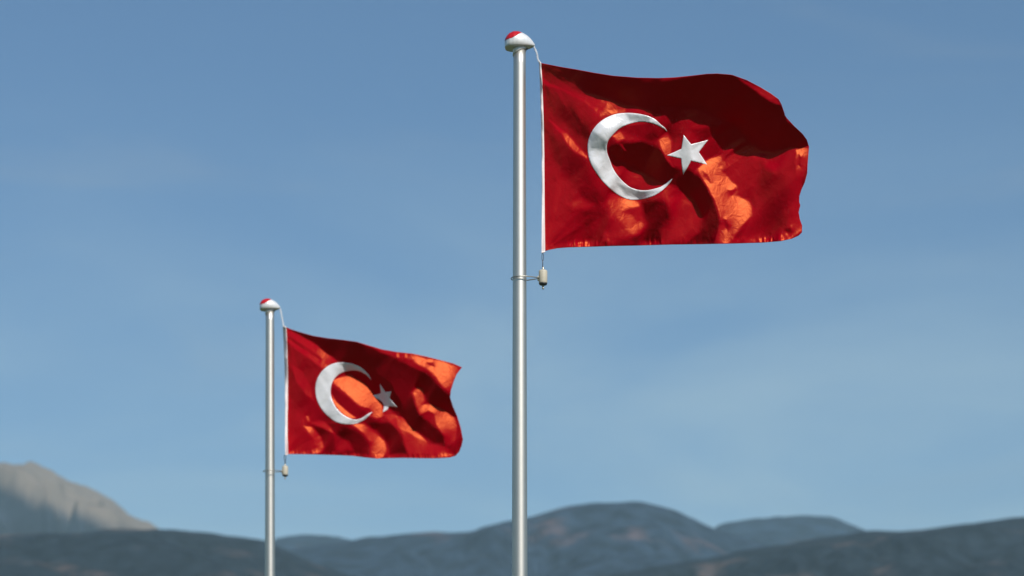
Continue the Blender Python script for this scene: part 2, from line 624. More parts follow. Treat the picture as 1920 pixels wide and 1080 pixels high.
def counterweight(label):
    """small cylindrical weight that keeps the flag down, with its wire ring round the pole; origin at its middle"""
    zc = rel(0, 520)[1]
    wx = (1018.2 - PX0) * U
    root = thing('counterweight', ((PX0 - 960) * U + wx, DN, zc), label, 'weight', 'flag counterweights')
    def P(px, py):
        return ((px - 1018.2) * U, (520 - py) * U)
    prof = [(3.2, 505.8), (5.0, 506.2), (7.6, 507.6), (8.1, 509.2), (8.1, 529.5), (7.6, 531.2), (6.0, 531.6)]
    v, f = lathe([(r * U, P(0, y)[1]) for r, y in reversed(prof)], 40)
    body = link('weight_body', v, f, M['weight'], root)
    v, f = lathe([(r * U, P(0, y)[1]) for r, y in [(3.0, 535.5), (6.6, 534.3), (7.9, 531.9), (7.9, 531.3), (5, 531.0)]], 40)
    link('weight_cap', v, f, M['dark_steel'], root)
    v, f = lathe([(r * U, P(0, y)[1]) for r, y in [(1.0, 542.6), (1.9, 541.8), (2.1, 539.6), (1.1, 539.0), (1.6, 538.3), (2.2, 536.0), (2.2, 535.2)]], 20)
    link('screw', v, f, M['steel'], root)
    v, f = lathe([(r * U, P(0, y)[1]) for r, y in [(3.0, 506.0), (2.4, 504.5), (1.6, 501.0), (1.0, 499.5)]], 20)
    link('swivel', v, f, M['steel'], root)
    # wire loop: rests on the left of the pole, tapers to the weight
    pts = []
    for px, dy in [(1010.5, -2.2), (1000, -9.5), (985, -16.3), (972, -17.5), (962, -12), (958.4, 0), (962, 12), (972, 16.5), (985, 15.5), (1000, 9), (1010.5, 2.0)]:
        pts.append(((px - 1018.2), dy))
    cp = catmull(pts, 8)
    path = [(x * U, y * U, (-1.8 + 0.02 * (x + 30)) * U) for x, y in cp]
    v, f = tube(path, 0.95 * U, 10)
    link('retaining_ring', v, f, M['steel'], root)
    v, f = tube([(-8.8 * U, 0, 2.5 * U), (-8.8 * U, 0, -6.5 * U)], 1.6 * U, 10)
    link('ring_bracket', v, f, M['weight'], root)
    return root


def copy_tree(o, parent=None):
    c = o.copy()
    C.objects.link(c)
    c.parent = parent
    for ch in list(o.children):
        copy_tree(ch, c)
    return c


near_weight = counterweight('cream cylindrical weight below the larger near flag, its wire ring round the foreground pole')
far_pole = copy_tree(near_pole)
far_pole.location = ((506.2 - 960) / FPX * DF, DF, 0)
far_pole['label'] = 'shorter looking silver flagpole further back at the left, carrying the smaller flag'
far_weight = copy_tree(near_weight)
fw = px2w(534.6, 883.0, DF)
far_weight.location = fw
far_weight.rotation_euler = (0, 0, R(12))
far_weight['label'] = 'small greenish cream weight hanging under the smaller far flag at the left'


# ------------------------------------------------------------------ flags
LX, LZ = LV.x, LV.z
SX, SZ = LX / math.hypot(LX, LZ), LZ / math.hypot(LX, LZ)     # light direction within the flag plane


def poly_alpha(P, gx, gy, w):
    """soft coverage of polygon P on the raster (signed distance -> smoothstep)"""
    P = np.asarray(P, float)
    x0, y0 = P.min(0) - 3 * w
    x1, y1 = P.max(0) + 3 * w
    out = np.zeros(gx.shape)
    msk = (gx >= x0) & (gx <= x1) & (gy >= y0) & (gy <= y1)
    qx, qy = gx[msk], gy[msk]
    d = np.full(qx.shape, 1e9)
    ins = np.zeros(qx.shape, bool)
    for (ax, ay), (bx, by) in zip(P, np.roll(P, -1, 0)):
        ex, ey = bx - ax, by - ay
        L2 = ex * ex + ey * ey + 1e-9
        t = np.clip(((qx - ax) * ex + (qy - ay) * ey) / L2, 0, 1)
        d = np.minimum(d, np.hypot(qx - ax - t * ex, qy - ay - t * ey))
        c = ((ay > qy) != (by > qy)) & (qx < ex * (qy - ay) / (ey if abs(ey) > 1e-9 else 1e-9) + ax)
        ins ^= c
    sd = np.where(ins, d, -d)
    a = np.clip((sd + w) / (2 * w), 0, 1)
    out[msk] = a * a * (3 - 2 * a)
    return out


class Flag:
    """A sheet of cloth. The folds are a relief: every fold is given the slope it has against the sun
    and the relief h(x, z) is recovered from those slopes (least squares, in the Fourier domain)."""
    def __init__(s, dist, box, folds, conv, base, gain, seed, lam=0.10, hoist=None, hemfn=None):
        s.D, s.m = dist, dist / FPX
        s.step = 1.0
        pad = 90
        x0, y0, x1, y1 = box
        s.x0, s.y0 = x0 - pad, y0 - pad
        W, H = int(x1 - x0 + 2 * pad), int(y1 - y0 + 2 * pad)
        gx, gy = np.meshgrid(s.x0 + np.arange(W), s.y0 + np.arange(H))
        g = np.full(gx.shape, float(base))
        bright = np.zeros(gx.shape)
        warp = Noise2(seed)
        # small irregularity so that no fold edge is a clean curve
        wx = gx + (warp.fbm(gx / 22., gy / 22., 4) - .5) * 4.5 * s.wscale(dist)
        wy = gy + (warp.fbm(gx / 22. + 31, gy / 22. + 7, 4) - .5) * 4.5 * s.wscale(dist)
        for val, w, P in folds:
            P = [conv(*p) for p in P]
            a = poly_alpha(P, wx, wy, w)
            g = g * (1 - a) + val * a
            bright = bright * (1 - a) + (a if val < -0.08 else 0.0)
        # creases of the cloth
        cr = warp.fbm((gx * .75 + gy * .66) / 26., (gx * -.66 + gy * .75) / 60. + 90, 5) - .5
        cr2 = warp.fbm(gx / 9. + 5, gy / 15. + 60, 3) - .5
        calm = 1 - 0.8 * np.clip((g - 0.6) / 0.3, 0, 1)
        calm = calm * (1 - 0.35 * bright)
        # tension creases fanning out from the two hoist corners
        fan = 0.0
        for (ax, ay), amp, reach in ((hoist[0], 0.75, 150.0), (hoist[-1], 0.45, 110.0)):
            q = 19.3 / dist
            rad = np.hypot(gx - ax, gy - ay) / q
            ang = np.arctan2(gy - ay, gx - ax + 1e-6)
            fan = fan + (warp.fbm(ang * 9.0 + 40 + amp * 20, rad / 130.0 + 3, 3) - .5) * amp * 1.6 * np.exp(-rad / reach) * np.clip(rad / 12, 0, 1)
        g = g + (cr * 0.50 + cr2 * 0.14 + fan) * calm
        if hemfn is not None:
            g = g + hemfn(gx, gy, warp)
        # taper to zero outside
        e = np.minimum.reduce([gx - s.x0, s.x0 + W - gx, gy - s.y0, s.y0 + H - gy]) / float(pad)
        t = np.clip(e * 1.15, 0, 1)
        g = g * gain * t * t * (3 - 2 * t)
        G = np.fft.fft2(g)
        kx = 2 * np.pi * np.fft.fftfreq(W)[None] / s.m
        kz = -2 * np.pi * np.fft.fftfreq(H)[:, None] / s.m
        ks = kx * SX + kz * SZ
        kt = -kx * SZ + kz * SX
        k2 = kx ** 2 + kz ** 2
        reg = (2.2 * s.m) ** 2 * k2 ** 2 * 0.05 + 0.25
        den = ks ** 2 + lam * kt ** 2 + reg
        Hh = -1j * ks * G / den
        # in the folds that face the sun squarely the cross slope is drawn towards zero
        lt = 0.8
        for it in range(40):
            ht = np.real(np.fft.ifft2(1j * kt * Hh)) * (1 - bright)
            Hh = (-1j * ks * G - 1j * kt * lt * np.fft.fft2(ht)) / (ks ** 2 + (lam * 0.3 + lt) * kt ** 2 + reg)
        s.h = np.real(np.fft.ifft2(Hh))
        # the mean lean of the sheet, which the periodic transform drops
        plane = ((gx - gx.mean()) * SX - (gy - gy.mean()) * SZ) * s.m
        s.h = s.h + float(g.mean()) * plane
        # pinned along the hoist; the slopes lost there are worked back in by letting the cloth
        # leave the hoist at an angle
        rows_ = np.arange(H) + s.y0
        hx = np.interp(rows_, [p[1] for p in hoist], [p[0] for p in hoist])
        dx = np.maximum(gx - hx[:, None], 0) / (19.3 / dist)
        inside = np.clip(dx / 4, 0, 1) * (gx > hx[:, None])
        kk = np.ones(25) / 25

        def pin(Lx):
            hv = s.sample(hx, rows_)
            hv_s = np.convolve(np.pad(hv, 12, mode='edge'), kk, 'valid')
            s.h = s.h - hv_s[:, None] * np.exp(-dx / Lx) - (hv - hv_s)[:, None] * np.exp(-dx / 4.0)

        wt = t * t * (3 - 2 * t)
        vel = 0.0
        for it in range(120):
            pin(20.0)
            px_ = np.gradient(s.h, axis=1) / s.m
            pz_ = -np.gradient(s.h, axis=0) / s.m
            res = (g - (px_ * SX + pz_ * SZ)) * inside * wt * (1 + bright)
            ret = -(-px_ * SZ + pz_ * SX) * (0.05 + 0.85 * bright) * wt
            dh = np.real(np.fft.ifft2((-1j * ks * np.fft.fft2(res) - 1j * kt * np.fft.fft2(ret)) / (1.5 * ks ** 2 + 0.9 * kt ** 2 + reg)))
            vel = 0.45 * vel + dh + 0.6 * float(res.mean()) * plane
            s.h = s.h + vel
        pin(20.0)
        print('flag relief m', s.h.min(), s.h.max())

    @staticmethod
    def wscale(d):
        return 19.3 / d

    def sample(s, x, y):
        x = np.clip(np.asarray(x, float) - s.x0, 0, s.h.shape[1] - 1.001)
        y = np.clip(np.asarray(y, float) - s.y0, 0, s.h.shape[0] - 1.001)
        xi, yi = x.astype(int), y.astype(int)
        fx, fy = x - xi, y - yi
        h = s.h
        return ((h[yi, xi] * (1 - fx) + h[yi, xi + 1] * fx) * (1 - fy)
                + (h[yi + 1, xi] * (1 - fx) + h[yi + 1, xi + 1] * fx) * fy)

    def pts(s, x, y, off=0.0):
        x, y = np.asarray(x, float), np.asarray(y, float)
        Y = s.D - s.sample(x, y)
        P = np.stack([(x - 960) / FPX * Y, Y, CAM_Z + (HZ - y) / FPX * Y], -1)
        if off:
            e = 1.0
            a = s.pts(x + e, y) - s.pts(x - e, y)
            b = s.pts(x, y - e) - s.pts(x, y + e)
            n = np.cross(a, b)
            n /= np.linalg.norm(n, axis=-1, keepdims=True)
            n *= -np.sign(n[..., 1:2])
            P = P + n * off
        return P


def cloth(name, F, top, right, bottom, left, nu, nv, m, parent, org):
    T, B = resample(top, nu), resample(bottom, nu)
    Lf, Rt = resample(left, nv), resample(right, nv)
    u = np.linspace(0, 1, nu)[None, :, None]
    v = np.linspace(0, 1, nv)[:, None, None]
    q = ((1 - v) * T[None] + v * B[None] + (1 - u) * Lf[:, None] + u * Rt[:, None]
         - ((1 - u) * (1 - v) * T[0] + u * (1 - v) * T[-1] + (1 - u) * v * B[0] + u * v * B[-1]))
    P = F.pts(q[..., 0], q[..., 1]) - np.array(org)
    i = np.arange(nv - 1)[:, None] * nu + np.arange(nu - 1)[None]
    f = np.c_[i.ravel(), (i + nu).ravel(), (i + nu + 1).ravel(), (i + 1).ravel()]
    o = link(name, P.reshape(-1, 3).tolist(), f.tolist(), m, parent)
    md = o.modifiers.new('thickness', 'SOLIDIFY')
    md.thickness = 0.0012
    md.offset = 0
    return o


def emblem(name, F, outline, m, parent, org, step=1.6):
    """sewn-on shape: front and back layers joined round the edge"""
    O = np.asarray(outline, float)
    # resample the outline finely, keep the corners
    B = []
    for a, b in zip(O, np.roll(O, -1, 0)):
        n = max(1, int(np.hypot(*(b - a)) / step))
        for t in np.arange(n) / n:
            B.append(a + (b - a) * t)
    B = np.array(B)
    x0, y0 = O.min(0)
    x1, y1 = O.max(0)
    gx, gy = np.meshgrid(np.arange(x0, x1, step), np.arange(y0, y1, step))
    q = np.c_[gx.ravel(), gy.ravel()]
    al = poly_alpha(O, q[:, 0], q[:, 1], step * 0.8)
    q = q[al > 0.97]
    allp = np.r_[B, q]
    nb = len(B)
    edges = [(i, (i + 1) % nb) for i in range(nb)]
    vo, _, fo, ov, _, _ = delaunay_2d_cdt([Vector(p) for p in allp], edges, [], 1, 1e-5)
    V = np.array([tuple(p) for p in vo])
    n = len(V)
    edge = poly_alpha(O, V[:, 0], V[:, 1], 2.2)          # 0.5 at the rim .. 1 inside: slightly raised body
    A = F.pts(V[:, 0], V[:, 1], 1.0)
    Z = F.pts(V[:, 0], V[:, 1], 0.0)
    N = A - Z
    lift = (0.0018 + 0.0008 * np.clip(edge * 2 - 1, 0, 1))[:, None]
    V3 = np.r_[Z + N * lift, Z - N * lift] - np.array(org)
    faces = []
    cnt = {}
    for f in fo:
        f = list(f)
        a = V3[f[1]] - V3[f[0]]
        b = V3[f[2]] - V3[f[0]]
        if np.cross(a, b)[1] > 0:
            f.reverse()
        faces.append(tuple(f))
        faces.append(tuple(n + i for i in reversed(f)))
        for i in range(len(f)):
            e = (f[i], f[(i + 1) % len(f)])
            cnt[e] = cnt.get(e, 0) + 1
    for (a, b) in list(cnt):
        if (b, a) not in cnt:
            faces.append((b, a, n + a, n + b))
    return link(name, V3.tolist(), faces, m, parent)


def band(name, F, left, inner, m, parent, org, thick=0.009):
    n = 120
    Lf, In = resample(left, n), resample(inner, n)
    cols = 6
    V, Fc = [], []
    for side in (1, -1):
        for j in range(cols):
            t = j / (cols - 1)
            q = Lf * (1 - t) + In * t
            P = F.pts(q[:, 0], q[:, 1])
            P[:, 1] -= side * thick * (0.35 + 0.65 * math.sin(math.pi * t))
            V.append(P)
    V = np.concatenate(V) - np.array(org)
    tot = cols * n
    for j in range(cols - 1):
        for i in range(n - 1):
            a = j * n + i
            Fc.append((a, a + 1, a + n + 1, a + n))
            Fc.append((tot + a, tot + a + n, tot + a + n + 1, tot + a + 1))
    for c in (0, cols - 1):
        for i in range(n - 1):
            a = c * n + i
            fc = (a, tot + a, tot + a + 1, a + 1)
            Fc.append(fc if c == 0 else tuple(reversed(fc)))
    for i in (0, n - 1):
        for j in range(cols - 1):
            a = j * n + i
            Fc.append((a, a + n, tot + a + n, tot + a))
    return link(name, V.tolist(), Fc, m, parent)


# ---- near flag (outline in photo px, folds in the coordinates of an enlarged crop)
def c2(x, y):
    return 980 + x / 2.7, 90 + y / 2.7


n_top = [(1014, 118), (1050, 125), (1080, 130), (1115, 136.5), (1150, 142), (1195, 145.5), (1235, 146.3), (1265, 145), (1295, 142), (1325, 138.5), (1345, 137.8),
         (1372, 140), (1400, 150), (1425, 163), (1445, 175), (1460, 186), (1465.5, 196), (1465.5, 206), (1475, 221), (1490, 237), (1505, 251)]
n_right = [(1505, 251), (1513, 262), (1517, 275), (1515.5, 293), (1514, 312), (1513.5, 325), (1509, 342), (1503, 355), (1499, 367), (1498.5, 378), (1500.5, 385),
           (1497.5, 398), (1500, 412), (1504, 423), (1503.5, 436)]
n_bot = [(1019.5, 471.5), (1030, 468.5), (1045, 465.5), (1065, 464), (1100, 463), (1150, 461.3), (1200, 460.3), (1260, 458.6), (1320, 457.8), (1380, 456.6),
         (1430, 455), (1465, 452), (1485, 447.5), (1497, 442), (1503.5, 436)]
n_left = [(1014, 118), (1016, 160), (1018.5, 220), (1019.5, 290), (1019.5, 370), (1019.5, 430), (1019.5, 471.5)]
n_folds = [
    (0.30, 12, [(92, 150), (350, 300), (420, 500), (430, 800), (400, 1020), (100, 1020)]),
    (0.62, 8, [(110, 190), (170, 240), (330, 390), (345, 480), (300, 450), (220, 390), (120, 300)]),
    (0.55, 9, [(118, 420), (220, 490), (330, 590), (360, 700), (420, 770), (380, 820), (250, 700), (150, 560)]),
    (0.02, 7, [(225, 785), (290, 758), (355, 790), (330, 818), (250, 812)]),
    (0.62, 9, [(330, 830), (430, 800), (440, 900), (410, 990), (300, 980)]),
    (0.40, 10, [(120, 880), (200, 860), (230, 990), (120, 1010)]),
    # red below the dark band
    (0.02, 7, [(250, 225), (450, 262), (640, 320), (700, 350), (640, 360), (560, 330), (440, 330), (380, 350), (330, 290)]),
    (0.20, 8, [(640, 320), (900, 330), (1000, 375), (1020, 440), (900, 470), (760, 420), (700, 380)]),
    (0.55, 6, [(860, 420), (1000, 385), (1050, 400), (960, 450), (900, 480)]),
    (0.00, 6, [(1000, 520), (1120, 450), (1150, 500), (1060, 560), (1000, 600)]),
    (0.50, 4, [(985, 560), (1125, 478), (1135, 488), (1000, 580)]),
    (-0.18, 3, [(1000, 600), (1150, 508), (1154, 518), (1010, 622)]),
    # orange streak from the top corner
    (-0.31, 3.5, [(94, 110), (104, 150), (135, 182), (235, 225), (320, 275), (375, 322), (300, 262), (200, 212), (130, 196), (104, 172)]),
    (-0.31, 3, [(135, 365), (225, 430), (275, 490), (330, 548), (325, 562), (250, 512), (200, 440)]),
    # dark S inside the crescent and down to the hem
    (0.85, 6, [(430, 505), (520, 480), (600, 470), (680, 500), (725, 545), (765, 600), (840, 610), (905, 660), (960, 740), (1000, 830), (1008, 890), (990, 950), (960, 990),
               (830, 995), (890, 930), (908, 860), (870, 770), (800, 705), (720, 690), (640, 650), (560, 600), (480, 560)]),
    (0.10, 6, [(480, 595), (600, 630), (690, 680), (745, 700), (700, 725), (620, 722), (550, 700), (495, 650)]),
    (0.55, 7, [(450, 395), (560, 375), (650, 385), (690, 450), (640, 480), (540, 440)]),
    (-0.31, 3.5, [(735, 425), (758, 470), (752, 510), (742, 555), (765, 600), (735, 575), (700, 510), (688, 470), (715, 440)]),
    (-0.18, 4, [(450, 445), (490, 415), (515, 460), (480, 480)]),
    (-0.31, 2.5, [(495, 485), (505, 488), (522, 522), (510, 515)]),
    (-0.31, 3, [(448, 580), (478, 605), (492, 640), (470, 640), (455, 610)]),
    (-0.18, 5, [(440, 318), (520, 318), (515, 335), (440, 335)]),
    # column under the crescent
    (-0.05, 8, [(440, 735), (600, 770), (610, 860), (590, 950), (440, 980), (410, 940), (450, 870)]),
    (-0.31, 5, [(448, 738), (530, 765), (592, 778), (588, 802), (530, 812), (515, 828), (560, 850), (597, 888), (594, 935), (560, 945), (520, 900), (485, 860), (466, 815), (450, 775)]),
    (0.90, 8, [(610, 790), (690, 765), (765, 795), (745, 850), (705, 920), (700, 985), (600, 990), (625, 900)]),
    (0.05, 8, [(735, 765), (800, 735), (870, 790), (903, 860), (885, 925), (820, 975), (725, 985), (760, 890)]),
    (-0.15, 4, [(405, 975), (430, 925), (445, 975)]),
    # the big orange fold
    (-0.31, 4.0, [(905, 585), (940, 562), (1018, 538), (1002, 590), (1012, 625), (1055, 678), (1088, 690), (1082, 740), (1130, 765), (1172, 800), (1165, 832), (1110, 900), (1062, 950),
                  (1052, 992), (975, 992), (985, 955), (1008, 890), (990, 810), (950, 740), (900, 650), (888, 620)]),
    (0.10, 2.5, [(905, 620), (935, 640), (960, 680), (950, 690), (915, 650)]),
    (0.25, 2.5, [(1040, 720), (1080, 715), (1062, 750), (1048, 745)]),
    (0.35, 2.5, [(1020, 870), (1032, 872), (1048, 905), (1040, 925), (1022, 900)]),
    (-0.15, 4, [(990, 740), (1010, 770), (1005, 830), (995, 800)]),
    # right side
    (0.30, 12, [(1190, 560), (1390, 520), (1395, 700), (1380, 860), (1300, 970), (1080, 985), (1180, 830), (1110, 700), (1050, 620)]),
    (0.60, 14, [(1210, 590), (1300, 620), (1350, 700), (1320, 900), (1250, 960), (1160, 950), (1210, 820), (1200, 700)]),
    (0.00, 7, [(1225, 565), (1290, 590), (1280, 630), (1235, 610)]),
    (0.00, 5, [(1180, 520), (1240, 545), (1180, 570), (1150, 540)]),
    (-0.31, 3.5, [(1418, 500), (1446, 485), (1446, 540), (1434, 600), (1416, 660), (1406, 740), (1406, 850), (1416, 920), (1350, 972), (1298, 972), (1335, 915), (1362, 850), (1376, 740), (1386, 660), (1388, 600), (1384, 560), (1386, 520)]),
    (0.50, 2.5, [(1398, 545), (1412, 560), (1408, 600), (1398, 590)]),
    (0.60, 3, [(1338, 920), (1358, 905), (1366, 930), (1350, 945)]),
    (0.60, 2, [(1452, 560), (1436, 620), (1412, 680), (1406, 760), (1414, 760), (1425, 690), (1455, 600)]),
    # relief across the emblem
    (0.06, 4, [(330, 480), (350, 400), (430, 345), (560, 325), (690, 365), (600, 380), (500, 395), (440, 450), (430, 540), (470, 640), (560, 705), (680, 715), (745, 670), (700, 740),
               (560, 770), (450, 720), (370, 620)]),
    (0.5, 5, [(335, 440), (350, 410), (432, 475), (425, 520), (338, 512)]),
    (-0.05, 6, [(340, 530), (430, 560), (480, 710), (410, 690), (370, 600)]),
    (0.5, 4, [(345, 570), (375, 600), (405, 660), (380, 650)]),
    (0.60, 4, [(520, 332), (650, 345), (640, 375), (540, 372)]),
    (-0.10, 6, [(390, 380), (470, 335), (500, 370), (430, 420)]),
    (0.60, 4, [(480, 685), (600, 722), (700, 722), (620, 765), (520, 745)]),
    (0.50, 5, [(795, 435), (835, 480), (850, 540), (845, 590), (805, 645), (798, 560)]),
    (-0.05, 4, [(855, 520), (935, 465), (900, 530), (935, 585), (860, 570)]),
    # the big shaded band along the top
    (0.72, 6, [(85, 60), (300, 95), (700, 120), (700, 330), (560, 290), (450, 255), (300, 215), (200, 168), (120, 112)]),
    (0.82, 6, [(420, 190), (560, 180), (700, 175), (830, 150), (940, 120), (1010, 110), (1120, 130), (1230, 190), (1320, 260), (1330, 320), (1420, 400), (1470, 470), (1460, 490), (1385, 496),
               (1222, 520), (1170, 490), (1108, 425), (1065, 385), (1000, 350), (900, 308), (760, 296), (640, 288), (560, 270), (480, 232)]),
    (0.88, 9, [(760, 260), (1000, 210), (1200, 300), (1330, 400), (1420, 480), (1230, 520), (1100, 400), (1000, 340), (900, 300)]),
    (0.15, 3.5, [(1090, 150), (1190, 190), (1290, 250), (1308, 290), (1250, 270), (1170, 215)]),
    (0.35, 3, [(1330, 345), (1400, 405), (1390, 412), (1335, 365)]),
]


def n_hem(gx, gy, nz):
    # stitch puckers above the lower hem
    by = np.interp(gx, [p[0] for p in n_bot], [p[1] for p in n_bot])
    d = by - gy
    env = np.exp(-((d - 5.0) / 6.0) ** 2)
    return env * (nz.fbm(gx / 3.2, gy / 24. + 3, 2) - 0.62) * 2.6 * np.clip(nz(gx / 30. + 8, 3.3) * 1.8 - .3, 0, 1)


FN = Flag(DN, (1010, 110, 1520, 480), n_folds, c2, 0.30, 1.0, 5, hoist=n_left, hemfn=n_hem)
o_n = px2w(1014, 118, DN)
nf = thing('flag', o_n, 'larger red flag, white crescent and star, on the foreground pole, top edge in shade', 'flag', 'red flags with white crescent and star')
cloth('cloth', FN, n_top, n_right, n_bot, n_left, 400, 280, M['red_satin'], nf, o_n)


def k1(L):
    return [(1080 + x / 5.4, 190 + y / 5.4) for x, y in L]


n_cout = k1([(925, 305), (900, 268), (860, 235), (790, 175), (700, 140), (600, 122), (500, 118), (400, 130), (300, 170), (220, 230), (160, 310), (125, 400), (118, 480), (130, 570),
             (160, 650), (210, 730), (270, 810), (350, 890), (430, 950), (520, 990), (600, 998), (700, 985), (790, 955), (870, 905), (930, 850), (960, 815), (975, 785)])
n_cin = k1([(975, 785), (955, 795), (930, 815), (870, 860), (800, 885), (720, 900), (640, 898), (560, 875), (490, 825), (420, 750), (370, 670), (340, 590), (315, 520), (312, 450), (330, 390),
            (380, 330), (450, 270), (530, 232), (620, 210), (700, 208), (780, 225), (850, 255), (890, 280), (925, 305)])
emblem('crescent', FN, np.r_[catmull(n_cout, 5)[:-1], catmull(n_cin, 5)[:-1]], M['white_satin'], nf, o_n)
n_star = k1([(1090, 340), (1128, 388), (1165, 435), (1250, 414), (1337, 391), (1290, 452), (1243, 515), (1284, 575), (1327, 641), (1245, 622), (1165, 602), (1125, 675), (1085, 742),
             (1072, 660), (1065, 580), (990, 563), (920, 546), (995, 515), (1068, 480), (1078, 410)])
emblem('star', FN, n_star, M['white_satin'], nf, o_n)
n_edge = [(1010.5, 115), (1012, 150), (1014.2, 220), (1015.5, 290), (1015.8, 370), (1015.6, 430), (1015.4, 474.5)]
n_inner = [(1014.6, 117), (1016.6, 150), (1019.2, 220), (1020.6, 290), (1021.2, 370), (1021.8, 430), (1022.3, 472.5)]
band('hoist_band', FN, n_edge, n_inner, M['tape'], nf, o_n)


# ---- far flag
def c5(x, y):
    return 470 + x / 2.919, 540 + y / 2.919


f_top = [c5(*p) for p in [(193, 214), (225, 227), (260, 238), (340, 261), (420, 274), (500, 283), (580, 294), (650, 315), (720, 336), (800, 350), (880, 358), (960, 375), (1040, 395), (1110, 413), (1157, 434)]]
f_right = [c5(*p) for p in [(1157, 434), (1140, 455), (1126, 475), (1112, 510), (1096, 560), (1092, 600), (1108, 650), (1130, 700), (1150, 765), (1162, 830), (1154, 865), (1142, 895), (1122, 918)]]
f_bot = [c5(*p) for p in [(203, 909), (350, 911), (480, 915), (560, 919), (620, 927), (690, 934), (760, 931), (840, 930), (940, 932), (1030, 932), (1090, 928), (1122, 918)]]
f_left = [c5(*p) for p in [(193, 214), (196, 300), (199, 400), (201, 520), (202, 650), (202, 800), (203, 909)]]
f_folds = [
    (0.55, 6, [(200, 400), (330, 520), (360, 640), (440, 720), (300, 720), (210, 580)]),
    (0.05, 3, [(210, 405), (285, 455), (330, 540), (340, 610), (300, 580), (250, 510)]),
    (0.75, 5, [(395, 750), (480, 740), (600, 790), (655, 860), (645, 910), (400, 910), (390, 830), (335, 760)]),
    (0.15, 5, [(460, 800), (540, 840), (560, 890), (460, 895)]),
    (-0.15, 3, [(330, 738), (400, 730), (440, 760), (460, 800), (400, 770)]),
    (-0.31, 3, [(285, 752), (335, 760), (382, 815), (397, 865), (382, 905), (340, 905), (355, 865), (345, 825), (315, 785)]),
    (0.50, 4, [(205, 760), (280, 760), (330, 830), (330, 905), (205, 905)]),
    (-0.18, 2, [(300, 700), (318, 700), (325, 735), (310, 730)]),
    # shaded upper half
    (0.84, 4, [(205, 205), (420, 262), (575, 285), (640, 322), (720, 370), (860, 420), (950, 460), (1010, 515), (1060, 575), (1100, 610), (1140, 690), (1120, 705), (1060, 672),
               (1000, 640), (960, 620), (940, 560), (900, 545), (880, 580), (920, 690), (1000, 755), (1060, 810), (1062, 850), (1000, 850), (930, 800), (850, 745), (780, 680),
               (735, 640), (680, 590), (620, 520), (560, 470), (480, 408), (440, 372), (330, 300), (240, 245)]),
    (0.75, 6, [(640, 300), (760, 360), (850, 420), (820, 500), (760, 540), (690, 480), (620, 400)]),
    (1.06, 3, [(690, 470), (760, 520), (830, 640), (840, 690), (775, 660), (735, 640), (712, 600), (690, 560)]),
    # lit upper right corner
    (-0.05, 4, [(640, 312), (720, 335), (800, 347), (900, 357), (960, 380), (900, 400), (800, 375), (720, 350)]),
    (-0.31, 4, [(900, 370), (1040, 395), (1157, 434), (1115, 505), (1094, 575), (1050, 545), (1010, 490), (960, 440), (900, 410)]),
    (0.30, 2, [(960, 405), (1000, 410), (1010, 432), (980, 425)]),
    (-0.31, 1.6, [(795, 355), (812, 355), (812, 378), (798, 378)]),
    (-0.31, 1.6, [(845, 365), (862, 367), (855, 382), (842, 380)]),
    # orange streak
    (-0.31, 3, [(196, 222), (262, 252), (360, 312), (440, 372), (470, 402), (420, 420), (395, 440), (340, 402), (260, 345), (198, 292)]),
    (0.25, 1.8, [(198, 256), (290, 312), (390, 385), (382, 395), (280, 328), (198, 272)]),
    (-0.31, 4, [(465, 498), (540, 476), (625, 520), (680, 588), (722, 640), (725, 692), (695, 720), (655, 705), (630, 668), (590, 640), (535, 590), (490, 550), (448, 522)]),
    (0.20, 1.8, [(605, 648), (650, 660), (665, 690), (640, 680)]),
    (0.55, 3, [(440, 545), (500, 575), (570, 632), (612, 680), (600, 700), (545, 700), (470, 640)]),
    (-0.31, 2, [(438, 570), (470, 625), (540, 685), (580, 712), (545, 715), (490, 680), (445, 620)]),
    (-0.31, 3, [(548, 745), (620, 742), (680, 788), (735, 838), (748, 880), (735, 912), (705, 935), (650, 932), (655, 890), (662, 850), (620, 795)]),
    (0.85, 4, [(650, 742), (770, 730), (830, 820), (852, 905), (765, 910), (752, 850), (705, 795)]),
    (-0.10, 3, [(720, 690), (790, 690), (830, 740), (960, 850), (1060, 868), (1060, 912), (860, 908), (830, 800), (760, 730)]),
    (-0.31, 2.5, [(795, 702), (830, 706), (880, 762), (962, 836), (962, 848), (900, 815), (850, 785), (800, 762)]),
    # right
    (-0.31, 3.5, [(888, 575), (912, 545), (935, 550), (950, 600), (942, 635), (990, 632), (1070, 675), (1120, 710), (1140, 765), (1118, 830), (1082, 872), (1112, 918), (1030, 925), (1012, 890),
                  (1062, 862), (1064, 812), (1015, 750), (1010, 690), (970, 668), (925, 695), (905, 640)]),
    (0.45, 3, [(1135, 740), (1165, 830), (1142, 900), (1100, 930), (1085, 890), (1122, 850)]),
]


def f_hem(gx, gy, nz):
    by = np.interp(gx, [p[0] for p in f_bot], [p[1] for p in f_bot])
    d = by - gy
    return np.exp(-((d - 3.0) / 4.0) ** 2) * (nz.fbm(gx / 2.5, gy / 20. + 3, 2) - 0.62) * 1.8


FF = Flag(DF, (530, 605, 872, 865), f_folds, c5, 0.36, 1.0, 9, hoist=f_left, hemfn=f_hem)
o_f = px2w(*c5(193, 214), DF)
ff = thing('flag', o_f, 'smaller red flag, white crescent and greyed star, on the further pole at left', 'flag', 'red flags with white crescent and star')
cloth('cloth', FF, f_top, f_right, f_bot, f_left, 340, 250, M['red_satin'], ff, o_f)


def k7(L):
    return [(580 + x / 5.143, 660 + y / 5.143) for x, y in L]


